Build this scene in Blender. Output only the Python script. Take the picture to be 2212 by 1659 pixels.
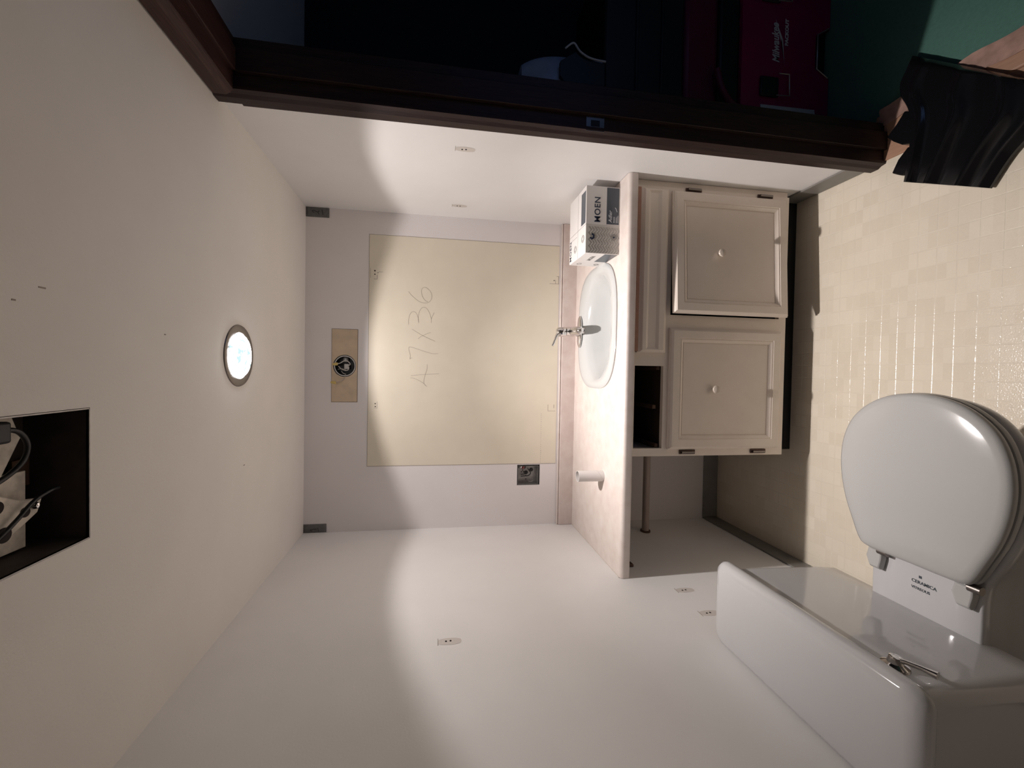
import bpy, bmesh, math, random
from math import sin, cos, pi, radians
from mathutils import Vector, Matrix
random.seed(7)
for o in list(bpy.data.objects): bpy.data.objects.remove(o)
S = bpy.context.scene
COL = S.collection

# ------------------------------------------------------------------ camera
CX, CY, CZ = 0.7756, -2.048, 1.5265
PAN, PIT, ROL = -.0191, .1497, .0143
w = Vector((sin(PAN)*cos(PIT), cos(PAN)*cos(PIT), -sin(PIT)))
r = Vector((cos(PAN), -sin(PAN), 0)); u = r.cross(w)
r2 = cos(ROL)*r + sin(ROL)*u; u2 = -sin(ROL)*r + cos(ROL)*u
cam = bpy.data.cameras.new('camera'); co = bpy.data.objects.new('camera', cam); COL.objects.link(co)
M = Matrix((-u2, r2, -w)).transposed().to_4x4()      # picture is taken sideways: world up points to the picture's left
M.translation = (CX, CY, CZ)
co.matrix_world = M
cam.sensor_fit = 'HORIZONTAL'; cam.sensor_width = 36; cam.lens = 895.83/2212*36
cam.shift_x = 30.606/2212; cam.shift_y = -9.922/2212
cam.clip_start = .01; cam.clip_end = 50
S.camera = co

# ------------------------------------------------------------------ world, lights, exposure
wd = bpy.data.worlds.new('world'); S.world = wd; wd.use_nodes = True
wd.node_tree.nodes['Background'].inputs[0].default_value = (.25, .4, .75, 1)
wd.node_tree.nodes['Background'].inputs[1].default_value = .02
S.view_settings.view_transform = 'Standard'; S.view_settings.look = 'None'
S.view_settings.exposure = 0.74; S.view_settings.gamma = 1.0
S.view_settings.use_curve_mapping = False
H, W = 2.13, 1.525
LX, LY = .811, -.655                                  # recessed lamp
def lamp(name, kind, loc, power, col, **k):
    l = bpy.data.lights.new(name, kind); l.energy = power; l.color = col
    for a, b in k.items(): setattr(l, a, b)
    o = bpy.data.objects.new(name, l); o.location = loc; COL.objects.link(o); return o
def spot(name, power, full, blend, tilt, rad):
    o = lamp(name, 'SPOT', (LX, LY+.022, H-.026), power, (1, .925, .895), shadow_soft_size=rad, spot_size=radians(full), spot_blend=blend)
    o.rotation_euler = (radians(tilt[0]), radians(tilt[1]), 0)
spot('ceiling_bulb_flood', 10.8, 130.5, .16, (5.0, -1.2), .012)
spot('ceiling_bulb_beam', 62, 84, 1.0, (0, 0), .022)
hl = lamp('hall_blue_fill', 'AREA', (2.55, -2.0, 1.0), .52, (.24, .44, 1), shape='RECTANGLE', size=.5, size_y=.9)  # unseen blue fill lamp, added low and aimed up to brighten the hall ceiling
hl.rotation_euler = (radians(125), 0, radians(25))

# ------------------------------------------------------------------ materials
def mat(name, col, rough=.6, metal=0, noise=0, nscale=40, bump=0, bscale=300, spec=.5, emit=None, coat=0, trans=0, col2=None, stretch=None, obj=False):
    m = bpy.data.materials.new(name); m.use_nodes = True
    nt = m.node_tree; b = nt.nodes['Principled BSDF']
    b.inputs['Base Color'].default_value = (*col, 1); b.inputs['Roughness'].default_value = rough
    b.inputs['Metallic'].default_value = metal; b.inputs['Specular IOR Level'].default_value = spec
    b.inputs['Coat Weight'].default_value = coat; b.inputs['Transmission Weight'].default_value = trans
    tc = nt.nodes.new('ShaderNodeTexCoord'); src = tc.outputs['Object']
    if stretch:
        mp = nt.nodes.new('ShaderNodeMapping'); mp.inputs['Scale'].default_value = stretch
        nt.links.new(src, mp.inputs[0]); src = mp.outputs[0]
    if noise or col2:
        n = nt.nodes.new('ShaderNodeTexNoise'); n.inputs['Scale'].default_value = nscale; n.inputs['Detail'].default_value = 6
        nt.links.new(src, n.inputs['Vector'])
        rp = nt.nodes.new('ShaderNodeValToRGB'); rp.color_ramp.elements[0].position = .3; rp.color_ramp.elements[1].position = .7
        c2 = col2 if col2 else tuple(min(1, c*(1+noise)) for c in col)
        c1 = col if col2 else tuple(c*(1-noise) for c in col)
        rp.color_ramp.elements[0].color = (*c1, 1); rp.color_ramp.elements[1].color = (*c2, 1)
        nt.links.new(n.outputs['Fac'], rp.inputs[0]); nt.links.new(rp.outputs[0], b.inputs['Base Color'])
    if bump:
        n2 = nt.nodes.new('ShaderNodeTexNoise'); n2.inputs['Scale'].default_value = bscale; n2.inputs['Detail'].default_value = 3
        nt.links.new(src, n2.inputs['Vector'])
        bp = nt.nodes.new('ShaderNodeBump'); bp.inputs['Strength'].default_value = bump; bp.inputs['Distance'].default_value = .001
        nt.links.new(n2.outputs['Fac'], bp.inputs['Height']); nt.links.new(bp.outputs[0], b.inputs['Normal'])
    if emit:
        b.inputs['Emission Color'].default_value = (*emit[0], 1); b.inputs['Emission Strength'].default_value = emit[1]
    return m
MT = {
 'ceil': mat('ceiling_paint', (.86, .82, .775), .75, noise=.02, nscale=6, bump=.25, bscale=180),
 'wall': mat('side_wall_paint', (.865, .85, .84), .6, noise=.02, nscale=5, bump=.2, bscale=200),
 'back': mat('lavender_wall_paint', (.82, .775, .77), .6, noise=.02, nscale=5, bump=.2, bscale=200),
 'patch': mat('old_cream_paint', (.79, .72, .59), .38, noise=.03, nscale=8, bump=.15, bscale=160),
 'plate': mat('old_tan_paint', (.62, .49, .35), .6, noise=.09, nscale=22, bump=.1, bscale=120),
 'cutedge': mat('raw_plaster_edge', (.55, .50, .45), .9),
 'base': mat('grey_vinyl_baseboard', (.23, .22, .20), .45, noise=.06, nscale=20),
 'wood': mat('dark_stained_wood', (.016, .008, .008), .5, spec=.3, col2=(.040, .020, .017), nscale=30, stretch=(12, 12, .6), bump=.25, bscale=60),
 'woodh': mat('dark_stained_wood_head', (.034, .015, .013), .5, spec=.3, col2=(.075, .034, .028), nscale=30, stretch=(12, .6, 12), bump=.25, bscale=60),
 'thresh': mat('tan_wood', (.38, .215, .14), .5, col2=(.47, .28, .19), nscale=24, stretch=(10, .8, 10), bump=.1, bscale=60),
 'film': mat('clear_plastic_film', (.42, .27, .22), .12, noise=.2, nscale=30, bump=1.0, bscale=45),
 'green': mat('green_floor', (.085, .20, .16), .55, noise=.08, nscale=120, bump=.2, bscale=300),
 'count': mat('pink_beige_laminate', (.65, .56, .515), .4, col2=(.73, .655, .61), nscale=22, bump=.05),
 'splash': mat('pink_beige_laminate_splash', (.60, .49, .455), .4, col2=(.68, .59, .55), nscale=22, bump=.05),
 'cab': mat('cream_cabinet_paint', (.90, .80, .71), .42, noise=.02, nscale=15, bump=.08, bscale=90),
 'rawedge': mat('worn_brown_edge', (.42, .23, .17), .6, noise=.1, nscale=60),
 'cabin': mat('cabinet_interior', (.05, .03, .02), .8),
 'runner': mat('drawer_runner_wood', (.09, .045, .028), .7, noise=.2, nscale=50),
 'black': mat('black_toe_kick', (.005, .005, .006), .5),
 'porc': mat('white_porcelain', (.56, .555, .56), .09, noise=.01, nscale=3, coat=.3),
 'sink': mat('white_sink_porcelain', (.52, .53, .525), .1, coat=.3),
 'seat': mat('white_plastic_seat', (.47, .465, .455), .14),
 'chrome': mat('chrome', (.72, .70, .69), .08, metal=1),
 'nickel': mat('brushed_nickel', (.24, .215, .20), .35, metal=1),
 'hinge': mat('bronze_hinge', (.10, .065, .055), .35, metal=.8),
 'steel': mat('galvanised_steel', (.35, .34, .33), .4, metal=.8, noise=.15, nscale=90),
 'knob': mat('cream_knob', (.62, .54, .46), .3),
 'tape': mat('grey_duct_tape', (.13, .13, .125), .45, noise=.12, nscale=90, bump=.3, bscale=60),
 'ink': mat('black_ink', (.008, .007, .007), .6),
 'pencil': mat('pencil_line', (.36, .31, .26), .8),
 'hole': mat('dark_hole', (.02, .012, .012), .9),
 'scar': mat('patch_outline', (.36, .31, .27), .8),
 'filler': mat('wall_filler', (.68, .63, .59), .6),
 'boxblk': mat('black_plastic_box', (.025, .025, .028), .5),
 'white': mat('white_wire', (.62, .58, .55), .5),
 'yellow': mat('yellow_wire_nut', (.62, .47, .16), .5),
 'redp': mat('red_wire_nut', (.35, .09, .09), .5),
 'card': mat('white_card', (.72, .69, .67), .45),
 'cardin': mat('white_card_inner', (.60, .57, .54), .7),
 'bxw': mat('box_white', (.76, .73, .71), .35),
 'bxg': mat('box_grey_print', (.52, .50, .47), .35),
 'bxgl': mat('box_light_grey_print', (.66, .64, .62), .35),
 'bxd': mat('box_slate_print', (.065, .077, .095), .3),
 'bxt': mat('box_text_navy', (.02, .03, .06), .4),
 'bxr': mat('box_ring_print', (.25, .24, .23), .4),
 'bxwt': mat('box_text_pale', (.55, .57, .60), .4),
 'pipe': mat('painted_pipe', (.42, .34, .30), .45),
 'brown': mat('brown_bracket', (.09, .04, .025), .6),
 'blackbag': mat('glossy_black_plastic', (.006, .006, .007), .17, bump=.06, bscale=25),
 'red': mat('red_tool_case', (.27, .006, .075), .45, bump=.15, bscale=200),
 'dred': mat('dark_red_tool_case', (.11, .005, .03), .5),
 'bk': mat('black_tool_case', (.007, .007, .008), .5),
 'logo': mat('pale_logo_print', (.75, .74, .72), .5),
 'metalwire': mat('metal_bail', (.8, .78, .7), .3, metal=.9),
 'silver': mat('silver_strip', (.55, .58, .62), .5),
 'clear': mat('cloudy_plastic_bag', (.35, .42, .55), .3, noise=.2, nscale=12, bump=.6, bscale=20),
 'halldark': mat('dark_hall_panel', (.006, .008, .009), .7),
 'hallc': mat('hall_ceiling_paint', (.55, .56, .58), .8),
 'frontdark': mat('darkened_front_wall', (.22, .20, .19), .6),  # unseen front wall, colour darkened to weaken bounce onto the tank's near side
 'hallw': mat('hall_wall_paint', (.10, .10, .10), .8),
 'fan': mat('fan_plate_steel', (.62, .56, .48), .6, metal=.3, noise=.25, nscale=45, bump=.4, bscale=60),
 'fandk': mat('fan_housing_dark', (.05, .036, .030), .7, noise=.2, nscale=30),
 'cable': mat('black_cable', (.008, .008, .009), .4),
}
# vinyl floor: tone varies a little from tile to tile, glossy embossed grain
def floor_mat():
    m = mat('embossed_vinyl_tile', (.62, .56, .46), .3, spec=.6)
    nt = m.node_tree; b = nt.nodes['Principled BSDF']
    g = nt.nodes.new('ShaderNodeNewGeometry')
    sn = nt.nodes.new('ShaderNodeVectorMath'); sn.operation = 'ADD'; sn.inputs[1].default_value = (-.0026, .0246, 0)
    sp = nt.nodes.new('ShaderNodeVectorMath'); sp.operation = 'SNAP'; sp.inputs[1].default_value = (.0514, .0514, 5)
    wn = nt.nodes.new('ShaderNodeTexWhiteNoise'); wn.noise_dimensions = '3D'
    nt.links.new(g.outputs['Position'], sn.inputs[0]); nt.links.new(sn.outputs[0], sp.inputs[0]); nt.links.new(sp.outputs[0], wn.inputs['Vector'])
    rp = nt.nodes.new('ShaderNodeValToRGB')
    rp.color_ramp.elements[0].color = (.79, .705, .575, 1); rp.color_ramp.elements[1].color = (.845, .765, .635, 1)
    nt.links.new(wn.outputs['Value'], rp.inputs[0])
    n = nt.nodes.new('ShaderNodeTexNoise'); n.inputs['Scale'].default_value = 9; n.inputs['Detail'].default_value = 4
    nt.links.new(g.outputs['Position'], n.inputs['Vector'])
    mx = nt.nodes.new('ShaderNodeMix'); mx.data_type = 'RGBA'; mx.blend_type = 'MULTIPLY'
    mx.inputs[0].default_value = .10
    nt.links.new(rp.outputs[0], mx.inputs[6]); nt.links.new(n.outputs['Fac'], mx.inputs[7]); nt.links.new(mx.outputs[2], b.inputs['Base Color'])
    n2 = nt.nodes.new('ShaderNodeTexNoise'); n2.inputs['Scale'].default_value = 260; n2.inputs['Detail'].default_value = 2
    nt.links.new(g.outputs['Position'], n2.inputs['Vector'])
    bp = nt.nodes.new('ShaderNodeBump'); bp.inputs['Strength'].default_value = .45; bp.inputs['Distance'].default_value = .0012
    nt.links.new(n2.outputs['Fac'], bp.inputs['Height']); nt.links.new(bp.outputs[0], b.inputs['Normal'])
    b.inputs['Roughness'].default_value = .17
    return m
MT['tile'] = floor_mat()
MT['grout'] = mat('pale_vinyl_joint', (.76, .70, .59), .25)
def glass_mat():
    m = bpy.data.materials.new('lit_bulb_face'); m.use_nodes = True; nt = m.node_tree
    nt.nodes.clear(); out = nt.nodes.new('ShaderNodeOutputMaterial'); e = nt.nodes.new('ShaderNodeEmission')
    tc = nt.nodes.new('ShaderNodeTexCoord'); v = nt.nodes.new('ShaderNodeTexNoise'); v.inputs['Scale'].default_value = 48; v.inputs['Detail'].default_value = 4
    rp = nt.nodes.new('ShaderNodeValToRGB'); rp.color_ramp.elements[0].color = (1, 1, 1, 1); rp.color_ramp.elements[1].color = (.030, .041, .048, 1)
    rp.color_ramp.elements[0].position = .50; rp.color_ramp.elements[1].position = .60
    nt.links.new(tc.outputs['Object'], v.inputs['Vector']); nt.links.new(v.outputs['Fac'], rp.inputs[0])
    nt.links.new(rp.outputs[0], e.inputs[0]); e.inputs[1].default_value = 14; nt.links.new(e.outputs[0], out.inputs[0]); return m
MT['bulb'] = glass_mat()

# ------------------------------------------------------------------ mesh helpers
class MB:
    def __init__(s): s.v = []; s.f = []; s.mi = []; s.k = 0
    def add(s, vs, fs):
        n = len(s.v); s.v += [tuple(a) for a in vs]; s.f += [tuple(i+n for i in f) for f in fs]; s.mi += [s.k]*len(fs); return s
    def box(s, x0, x1, y0, y1, z0, z1):
        return s.add([(x, y, z) for x in (x0, x1) for y in (y0, y1) for z in (z0, z1)],
                     [(0, 1, 3, 2), (4, 6, 7, 5), (0, 4, 5, 1), (2, 3, 7, 6), (0, 2, 6, 4), (1, 5, 7, 3)])
    def loft(s, rings, cap=True, closed=True):
        n = len(rings[0]); vs = [p for q in rings for p in q]; fs = []
        for i in range(len(rings)-1):
            for j in range(n if closed else n-1):
                k = (j+1) % n; fs.append((i*n+j, i*n+k, (i+1)*n+k, (i+1)*n+j))
        if cap and closed: fs.append(tuple(range(n))[::-1]); fs.append(tuple((len(rings)-1)*n+j for j in range(n)))
        return s.add(vs, fs)
    def lathe(s, prof, c, ax=(0, 0, 1), n=32, cap=True):
        a = Vector(ax).normalized(); t = Vector((1, 0, 0)) if abs(a.x) < .9 else Vector((0, 1, 0))
        e1 = a.cross(t).normalized(); e2 = a.cross(e1); c = Vector(c)
        return s.loft([[c + a*h + (e1*cos(2*pi*i/n) + e2*sin(2*pi*i/n))*rr for i in range(n)] for rr, h in prof], cap)
    def cyl(s, p, q, rad, n=16):
        p = Vector(p); q = Vector(q); return s.lathe([(rad, 0), (rad, (q-p).length)], p, q-p, n)
    def tube(s, pts, rad, n=8, smooth=0):
        pts = [Vector(p) for p in pts]
        if smooth: pts = spline(pts, smooth)
        rings = []; prev = None
        for i, p in enumerate(pts):
            d = (pts[min(i+1, len(pts)-1)] - pts[max(i-1, 0)]).normalized()
            if prev is None:
                t = Vector((0, 0, 1)) if abs(d.z) < .9 else Vector((1, 0, 0)); e1 = d.cross(t).normalized()
            else: e1 = (prev - d*prev.dot(d)).normalized()
            prev = e1; e2 = d.cross(e1); rr = rad[i] if isinstance(rad, list) else rad
            rings.append([p + (e1*cos(2*pi*k/n) + e2*sin(2*pi*k/n))*rr for k in range(n)])
        return s.loft(rings)
    def ribbon(s, pts, wd, nrm):
        nrm = Vector(nrm); pts = [Vector(p) for p in pts]; a = []
        for i, p in enumerate(pts):
            d = (pts[min(i+1, len(pts)-1)] - pts[max(i-1, 0)]).normalized(); e = d.cross(nrm).normalized()*wd/2
            a.append((p+e, p-e, p+nrm*.0006+e, p+nrm*.0006-e))
        for i in range(len(a)-1):
            s.add([*a[i], *a[i+1]], [(2, 3, 7, 6), (0, 2, 6, 4), (1, 5, 7, 3), (0, 4, 5, 1)])
        return s
    def build(s, name, m, parent=None, smooth=None, bevel=0, seg=2, kind=None, label=None):
        me = bpy.data.meshes.new(name); me.from_pydata(s.v, [], s.f)
        ms = m if isinstance(m, (list, tuple)) else [m]
        for q in ms: me.materials.append(MT[q])
        if len(ms) > 1:
            for p, i in zip(me.polygons, s.mi): p.material_index = i
        bm = bmesh.new(); bm.from_mesh(me); bmesh.ops.recalc_face_normals(bm, faces=bm.faces); bm.to_mesh(me); bm.free()
        if smooth is not None:
            for p in me.polygons: p.use_smooth = True
            me.set_sharp_from_angle(angle=radians(smooth))
        o = bpy.data.objects.new(name, me); COL.objects.link(o)
        if parent is not None: adopt(o, parent)
        if bevel:
            b = o.modifiers.new('bevel', 'BEVEL'); b.width = bevel; b.segments = seg; b.limit_method = 'ANGLE'; b.harden_normals = False
            for p in me.polygons: p.use_smooth = True
            me.set_sharp_from_angle(angle=radians(40))
        if kind: o['kind'] = kind
        if label: o['label'] = label
        return o
def adopt(o, parent):
    bpy.context.view_layer.update()
    o.parent = parent; o.matrix_parent_inverse = parent.matrix_world.inverted()
def spline(pts, k, closed=False):
    n = len(pts); out = []
    rng = n if closed else n-1
    for i in range(rng):
        g = (lambda j: pts[j % n]) if closed else (lambda j: pts[max(0, min(n-1, j))])
        p0, p1, p2, p3 = g(i-1), g(i), g(i+1), g(i+2)
        for t in range(k):
            t = t/k
            out.append(.5*((2*p1) + (-p0+p2)*t + (2*p0-5*p1+4*p2-p3)*t*t + (-p0+3*p1-3*p2+p3)*t**3))
    if not closed: out.append(pts[-1])
    return out
def thing(name, label, cat, loc, group=None):
    o = bpy.data.objects.new(name, None); o.empty_display_size = .05; o.location = loc; COL.objects.link(o)
    o['label'] = label; o['category'] = cat
    if group: o['group'] = group
    bpy.context.view_layer.update(); return o
def tag(o, label, cat, group=None):
    o['label'] = label; o['category'] = cat
    if group: o['group'] = group
    return o
def struct(o, label=None):
    o['kind'] = 'structure'
    if label: o['label'] = label
    return o
def panel(a0, a1, b0, b1, rect=(), circ=(), f=None):
    """flat sheet in (a,b) with rectangular and circular holes; f maps (a,b) to 3D"""
    rects = [tuple(q) for q in rect] + [(cx-h, cx+h, cy-h, cy+h) for cx, cy, rr, h in circ]
    A = sorted({a0, a1, *[q[0] for q in rects], *[q[1] for q in rects]}); B = sorted({b0, b1, *[q[2] for q in rects], *[q[3] for q in rects]})
    A = [a for a in A if a0 <= a <= a1]; B = [b for b in B if b0 <= b <= b1]
    mb = MB(); V = {}
    def v(a, b):
        k = (round(a, 5), round(b, 5))
        if k not in V: V[k] = len(mb.v); mb.v.append(f(a, b))
        return V[k]
    for i in range(len(A)-1):
        for j in range(len(B)-1):
            ca, cb = (A[i]+A[i+1])/2, (B[j]+B[j+1])/2
            if any(q[0] < ca < q[1] and q[2] < cb < q[3] for q in rects): continue
            mb.f.append((v(A[i], B[j]), v(A[i+1], B[j]), v(A[i+1], B[j+1]), v(A[i], B[j+1]))); mb.mi.append(0)
    for cx, cy, rr, h in circ:
        n = 32
        def sq(t):
            c, s_ = cos(t), sin(t); k = h/max(abs(c), abs(s_)); return cx+c*k, cy+s_*k
        for i in range(n):
            t0, t1 = 2*pi*(i+.0)/n + pi/4, 2*pi*(i+1)/n + pi/4
            mb.f.append((v(*sq(t0)), v(*sq(t1)), v(cx+rr*cos(t1), cy+rr*sin(t1)), v(cx+rr*cos(t0), cy+rr*sin(t0)))); mb.mi.append(0)
    return mb
def solid(o, t, off):
    m = o.modifiers.new('thickness', 'SOLIDIFY'); m.thickness = t; m.offset = off; return o
def norm_to(o, d):       # make face normals of a sheet point along d
    bm = bmesh.new(); bm.from_mesh(o.data); bm.normal_update()
    d = Vector(d)
    fl = [f for f in bm.faces if f.normal.dot(d) < 0]
    bmesh.ops.reverse_faces(bm, faces=fl); bm.to_mesh(o.data); bm.free(); return o
def text(name, s, size, mtx, m, parent, extrude=.0002, shear=0, space=1, align='LEFT', bold=0, sx=1):
    c = bpy.data.curves.new(name, 'FONT'); c.body = s; c.size = size; c.extrude = extrude; c.shear = shear; c.space_character = space
    c.align_x = align; c.offset = bold; c.resolution_u = 3
    t = bpy.data.objects.new(name, c); COL.objects.link(t); bpy.context.view_layer.update()
    me = bpy.data.meshes.new_from_object(t.evaluated_get(bpy.context.evaluated_depsgraph_get()))
    bpy.data.objects.remove(t); me.name = name; me.materials.clear(); me.materials.append(MT[m])
    me.transform(Matrix.Diagonal((sx, 1, 1, 1))); me.transform(mtx)
    o = bpy.data.objects.new(name, me); COL.objects.link(o)
    if parent: adopt(o, parent)
    return o
def frame(o, x, y):      # matrix from origin, reading direction, up direction
    x = Vector(x).normalized(); y = Vector(y).normalized(); z = x.cross(y)
    m = Matrix((x, y, z)).transposed().to_4x4(); m.translation = o; return m

# ------------------------------------------------------------------ SETTING
YF = -2.75
T = .0514
slab = MB().box(0, W, YF, 0, -.05, -.0004).build('floor', 'grout')
struct(slab, 'beige sheet vinyl floor of small embossed squares')
# tiles: 300 that show largest are single parts, the rest one part
def proj(P):
    d = Vector(P) - Vector((CX, CY, CZ)); k = 895.83/d.dot(w); return 1106-30.6-k*d.dot(u2), 829.5-9.9-k*d.dot(r2), d.dot(w)
cells = []
x0, y0 = .822 - T*16, -.8211 - T*37
for i in range(31):
    for j in range(54):
        a, b = x0+i*T, y0+j*T
        if a+T <= .002 or a >= W-.002 or b+T <= YF+.002 or b >= -.002: continue
        cells.append((max(a, .001), min(a+T, W-.001), max(b, YF+.001), min(b+T, -.001)))
def score(c):
    cx, cy = (c[0]+c[1])/2, (c[2]+c[3])/2; px, py, d = proj((cx, cy, 0))
    full = (c[1]-c[0] > T-.001) and (c[3]-c[2] > T-.001)
    vis = full and 0 < px < 2205 and 0 < py < 1655 and d > 0
    if .0 < cx < .76 and -1.5 < cy < -.93: vis = False          # under the toilet
    if cy > -.53 and cx > .45: vis = False                       # under the cabinet
    return d if vis else 1e6+d
cells.sort(key=score)
def tile_geo(mb, x0, x1, y0, y1, ox=0, oy=0):
    g, bv = .0004, .0016
    q = [(x0+g-ox, y0+g-oy, -.0004), (x1-g-ox, y0+g-oy, -.0004), (x1-g-ox, y1-g-oy, -.0004), (x0+g-ox, y1-g-oy, -.0004)]
    g += bv
    q += [(x0+g-ox, y0+g-oy, 0), (x1-g-ox, y0+g-oy, 0), (x1-g-ox, y1-g-oy, 0), (x0+g-ox, y1-g-oy, 0)]
    mb.add(q, [(4, 5, 6, 7), (0, 1, 5, 4), (1, 2, 6, 5), (2, 3, 7, 6), (3, 0, 4, 7)])
mb = MB(); tile_geo(mb, 0, T, 0, T)
t0 = mb.build('tile', 'tile', slab); tm = t0.data
for k, c in enumerate(cells[:300]):
    o = t0 if k == 0 else t0.copy()
    if k: COL.objects.link(o)
    o.location = (c[0], c[2], 0)
mb = MB()
for c in cells[300:]: tile_geo(mb, *c)
mb.build('floor_tiles', 'tile', slab, kind='stuff')

VX0, VX1, VY0, VY1 = .467, .700, -1.47, -1.216     # opening left by the fan grille
c = panel(0, W, YF, 0, rect=[(VX0, VX1, VY0, VY1)], circ=[(LX, LY, .080, .10)], f=lambda a, b: (a, b, H)).build('ceiling', 'ceil')
norm_to(c, (0, 0, -1)); solid(c, .013, -1); struct(c, 'off-white ceiling with an open fan hole and recessed light')
OB = (.202, .306, .993, 1.111)                     # outlet opening
RB = (.790, 1.951, .052, .058)                     # round box opening
ZP0, ZP1 = 1.893, 2.009
wb = panel(0, W, 0, H, rect=[OB], circ=[RB], f=lambda a, b: (a, 0, b)).build('wall_back', 'back')
norm_to(wb, (0, -1, 0)); solid(wb, .013, -1); struct(wb, 'lavender-white wall behind the counter')
MB().box(-.1, W+.1, .10, .14, 0, H).build('stud_backing', 'fandk', wb)
wl = MB().box(-.1, 0, YF, 0, 0, H).build('wall_left', 'wall'); struct(wl, 'bare off-white wall behind the toilet')
# right wall with the door opening
OYa, OYb, OZ = -.792, -1.60, 2.073                  # opening (far jamb, near jamb, head)
wr = MB()
wr.box(W, W+.11, OYa, 0, 0, H); wr.box(W, W+.11, YF, OYb, 0, H); wr.box(W, W+.11, OYb, OYa, OZ, H)
wr = wr.build('wall_right', 'wall'); struct(wr, 'off-white wall with the doorway')
struct(MB().box(-.1, W+.2, YF-.1, YF, 0, H).build('wall_front', 'frontdark'), 'wall behind the photographer')
# unpainted patches on the back wall
p = panel(.312, 1.4155, .912, 1.842, f=lambda a, b: (a, -.0012, b))
p = MB().box(.3125, 1.4155, -.0010, -.0001, .912, 1.843).build('unpainted_patch', 'patch', wb, label='cream rectangle of old paint left by a mirror')
pp = panel(.620, .963, ZP0, ZP1, circ=[RB], f=lambda a, b: (a, -.0012, b)).build('mounting_patch', 'plate', wb, label='tan rectangle of old paint around the round box')
norm_to(pp, (0, -1, 0)); solid(pp, .0011, -1)
ed = MB()
for q in [(.3105, .3125, .912, 1.845), (1.4155, 1.4170, .912, 1.845), (.3105, 1.417, 1.8430, 1.8445)]: ed.box(q[0], q[1], -.0014, -.0001, q[2], q[3])
ed.build('patch_edge', 'scar', wb)
ed = MB()
for q in [(.6185, .6200, ZP0, ZP1), (.963, .9642, ZP0, ZP1), (.6185, .9642, ZP1, ZP1+.0012), (.6185, .9642, ZP0-.0014, ZP0)]: ed.box(q[0], q[1], -.0014, -.0001, q[2], q[3])
ed.build('plate_edge', 'brown', wb)
PEN = [[(1.1534, 1.6595), (1.137, 1.6458), (1.1211, 1.6277), (1.1074, 1.6079), (1.1017, 1.588), (1.1032, 1.57), (1.1106, 1.5575), (1.1256, 1.5494), (1.142, 1.5489), (1.1581, 1.5556), (1.1721, 1.5692), (1.1769, 1.5826), (1.172, 1.5944), (1.158, 1.5985), (1.1399, 1.5957), (1.1228, 1.5876), (1.1124, 1.5774), (1.1084, 1.5676)], [(0.9952, 1.6568), (1.0158, 1.6577), (1.0396, 1.6534), (1.0537, 1.6447), (1.0584, 1.6348), (1.0534, 1.624), (1.0391, 1.6159), (1.0229, 1.6114), (1.0048, 1.6097), (1.0265, 1.6122), (1.0521, 1.6089), (1.0744, 1.5984), (1.0811, 1.5859), (1.0761, 1.5733), (1.0612, 1.5622), (1.0432, 1.5548), (1.0251, 1.5498), (1.0069, 1.5496)], [(1.0251, 1.5498), (1.04, 1.5439), (1.0567, 1.5361)], [(0.9729, 1.6401), (0.958, 1.6148), (0.9435, 1.5895), (0.9304, 1.5604), (0.9177, 1.5305)], [(0.9275, 1.6116), (0.9377, 1.6002), (0.9435, 1.5895), (0.9528, 1.5716), (0.96, 1.5514)], [(0.8346, 1.6383), (0.8337, 1.6461), (0.8289, 1.6489), (0.8471, 1.6477), (0.8616, 1.6511), (0.8743, 1.6549), (0.8859, 1.6539), (0.8866, 1.6425), (0.8778, 1.6138), (0.8687, 1.5849), (0.8596, 1.5522), (0.8571, 1.5341), (0.8583, 1.5141)], [(0.7378, 1.646), (0.7362, 1.6298), (0.7274, 1.6082), (0.7149, 1.5864), (0.6968, 1.5663)], [(0.805, 1.5667), (0.783, 1.5667), (0.7572, 1.5743), (0.7315, 1.5801), (0.7131, 1.5806), (0.7004, 1.5717)], [(0.7481, 1.6436), (0.7531, 1.6049), (0.7562, 1.5689), (0.7601, 1.5079)]]
mb = MB()
for st in PEN:
    pts = spline([Vector((a, -.0012, b)) for a, b in st], 4) if len(st) > 2 else [Vector((a, -.0012, b)) for a, b in st]
    mb.ribbon(pts, .0012, (0, -1, 0))
mb.build('pencil_writing', 'pencil', wb, label='pencilled numbers 47x36')
# scars of the four mirror clips
def scar(name, boxes, holes, par=wb):
    m_ = MB()
    for q in boxes: m_.box(q[0], q[1], -.0016, -.0008, q[2], q[3])
    o_ = m_.build(name, 'scar', par)
    h_ = MB()
    for hx, hz, hr in holes: h_.lathe([(hr, 0), (hr, .0012)], (hx, -.0008, hz), (0, -1, 0), 10)
    h_.build('screw_hole', 'hole', o_)
scar('clip_mark', [(1.2108, 1.2568, 1.8365, 1.8378), (1.205, 1.226, 1.806, 1.808), (1.205, 1.207, 1.806, 1.822), (1.24, 1.2415, 1.78, 1.80)], [(1.245, 1.8175, .0035), (1.228, 1.8172, .0030), (1.236, 1.803, .002)])
scar('clip_mark', [(1.2246, 1.2262, .912, .961), (1.226, 1.262, .914, .916), (1.2246, 1.245, .930, .9315), (1.262, 1.2635, .912, .925)], [(1.242, .938, .0025)])
scar('clip_mark', [(.590, .622, 1.800, 1.8012), (.590, .5912, 1.801, 1.815)], [(.612, 1.809, .0028), (.598, 1.8085, .0028)])
scar('clip_mark', [(.5787, .5800, .919, .958), (.580, .612, .9565, .958), (.595, .612, .926, .928)], [])
# faint perforation line by the outlet
mb = MB(); random.seed(3)
for k in range(26):
    xx = .318 + k*.0098; mb.box(xx, xx+.0022, -.0015, -.0008, .9905+random.uniform(-.001, .001), .9925)
mb.build('score_line', 'scar', wb)
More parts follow.
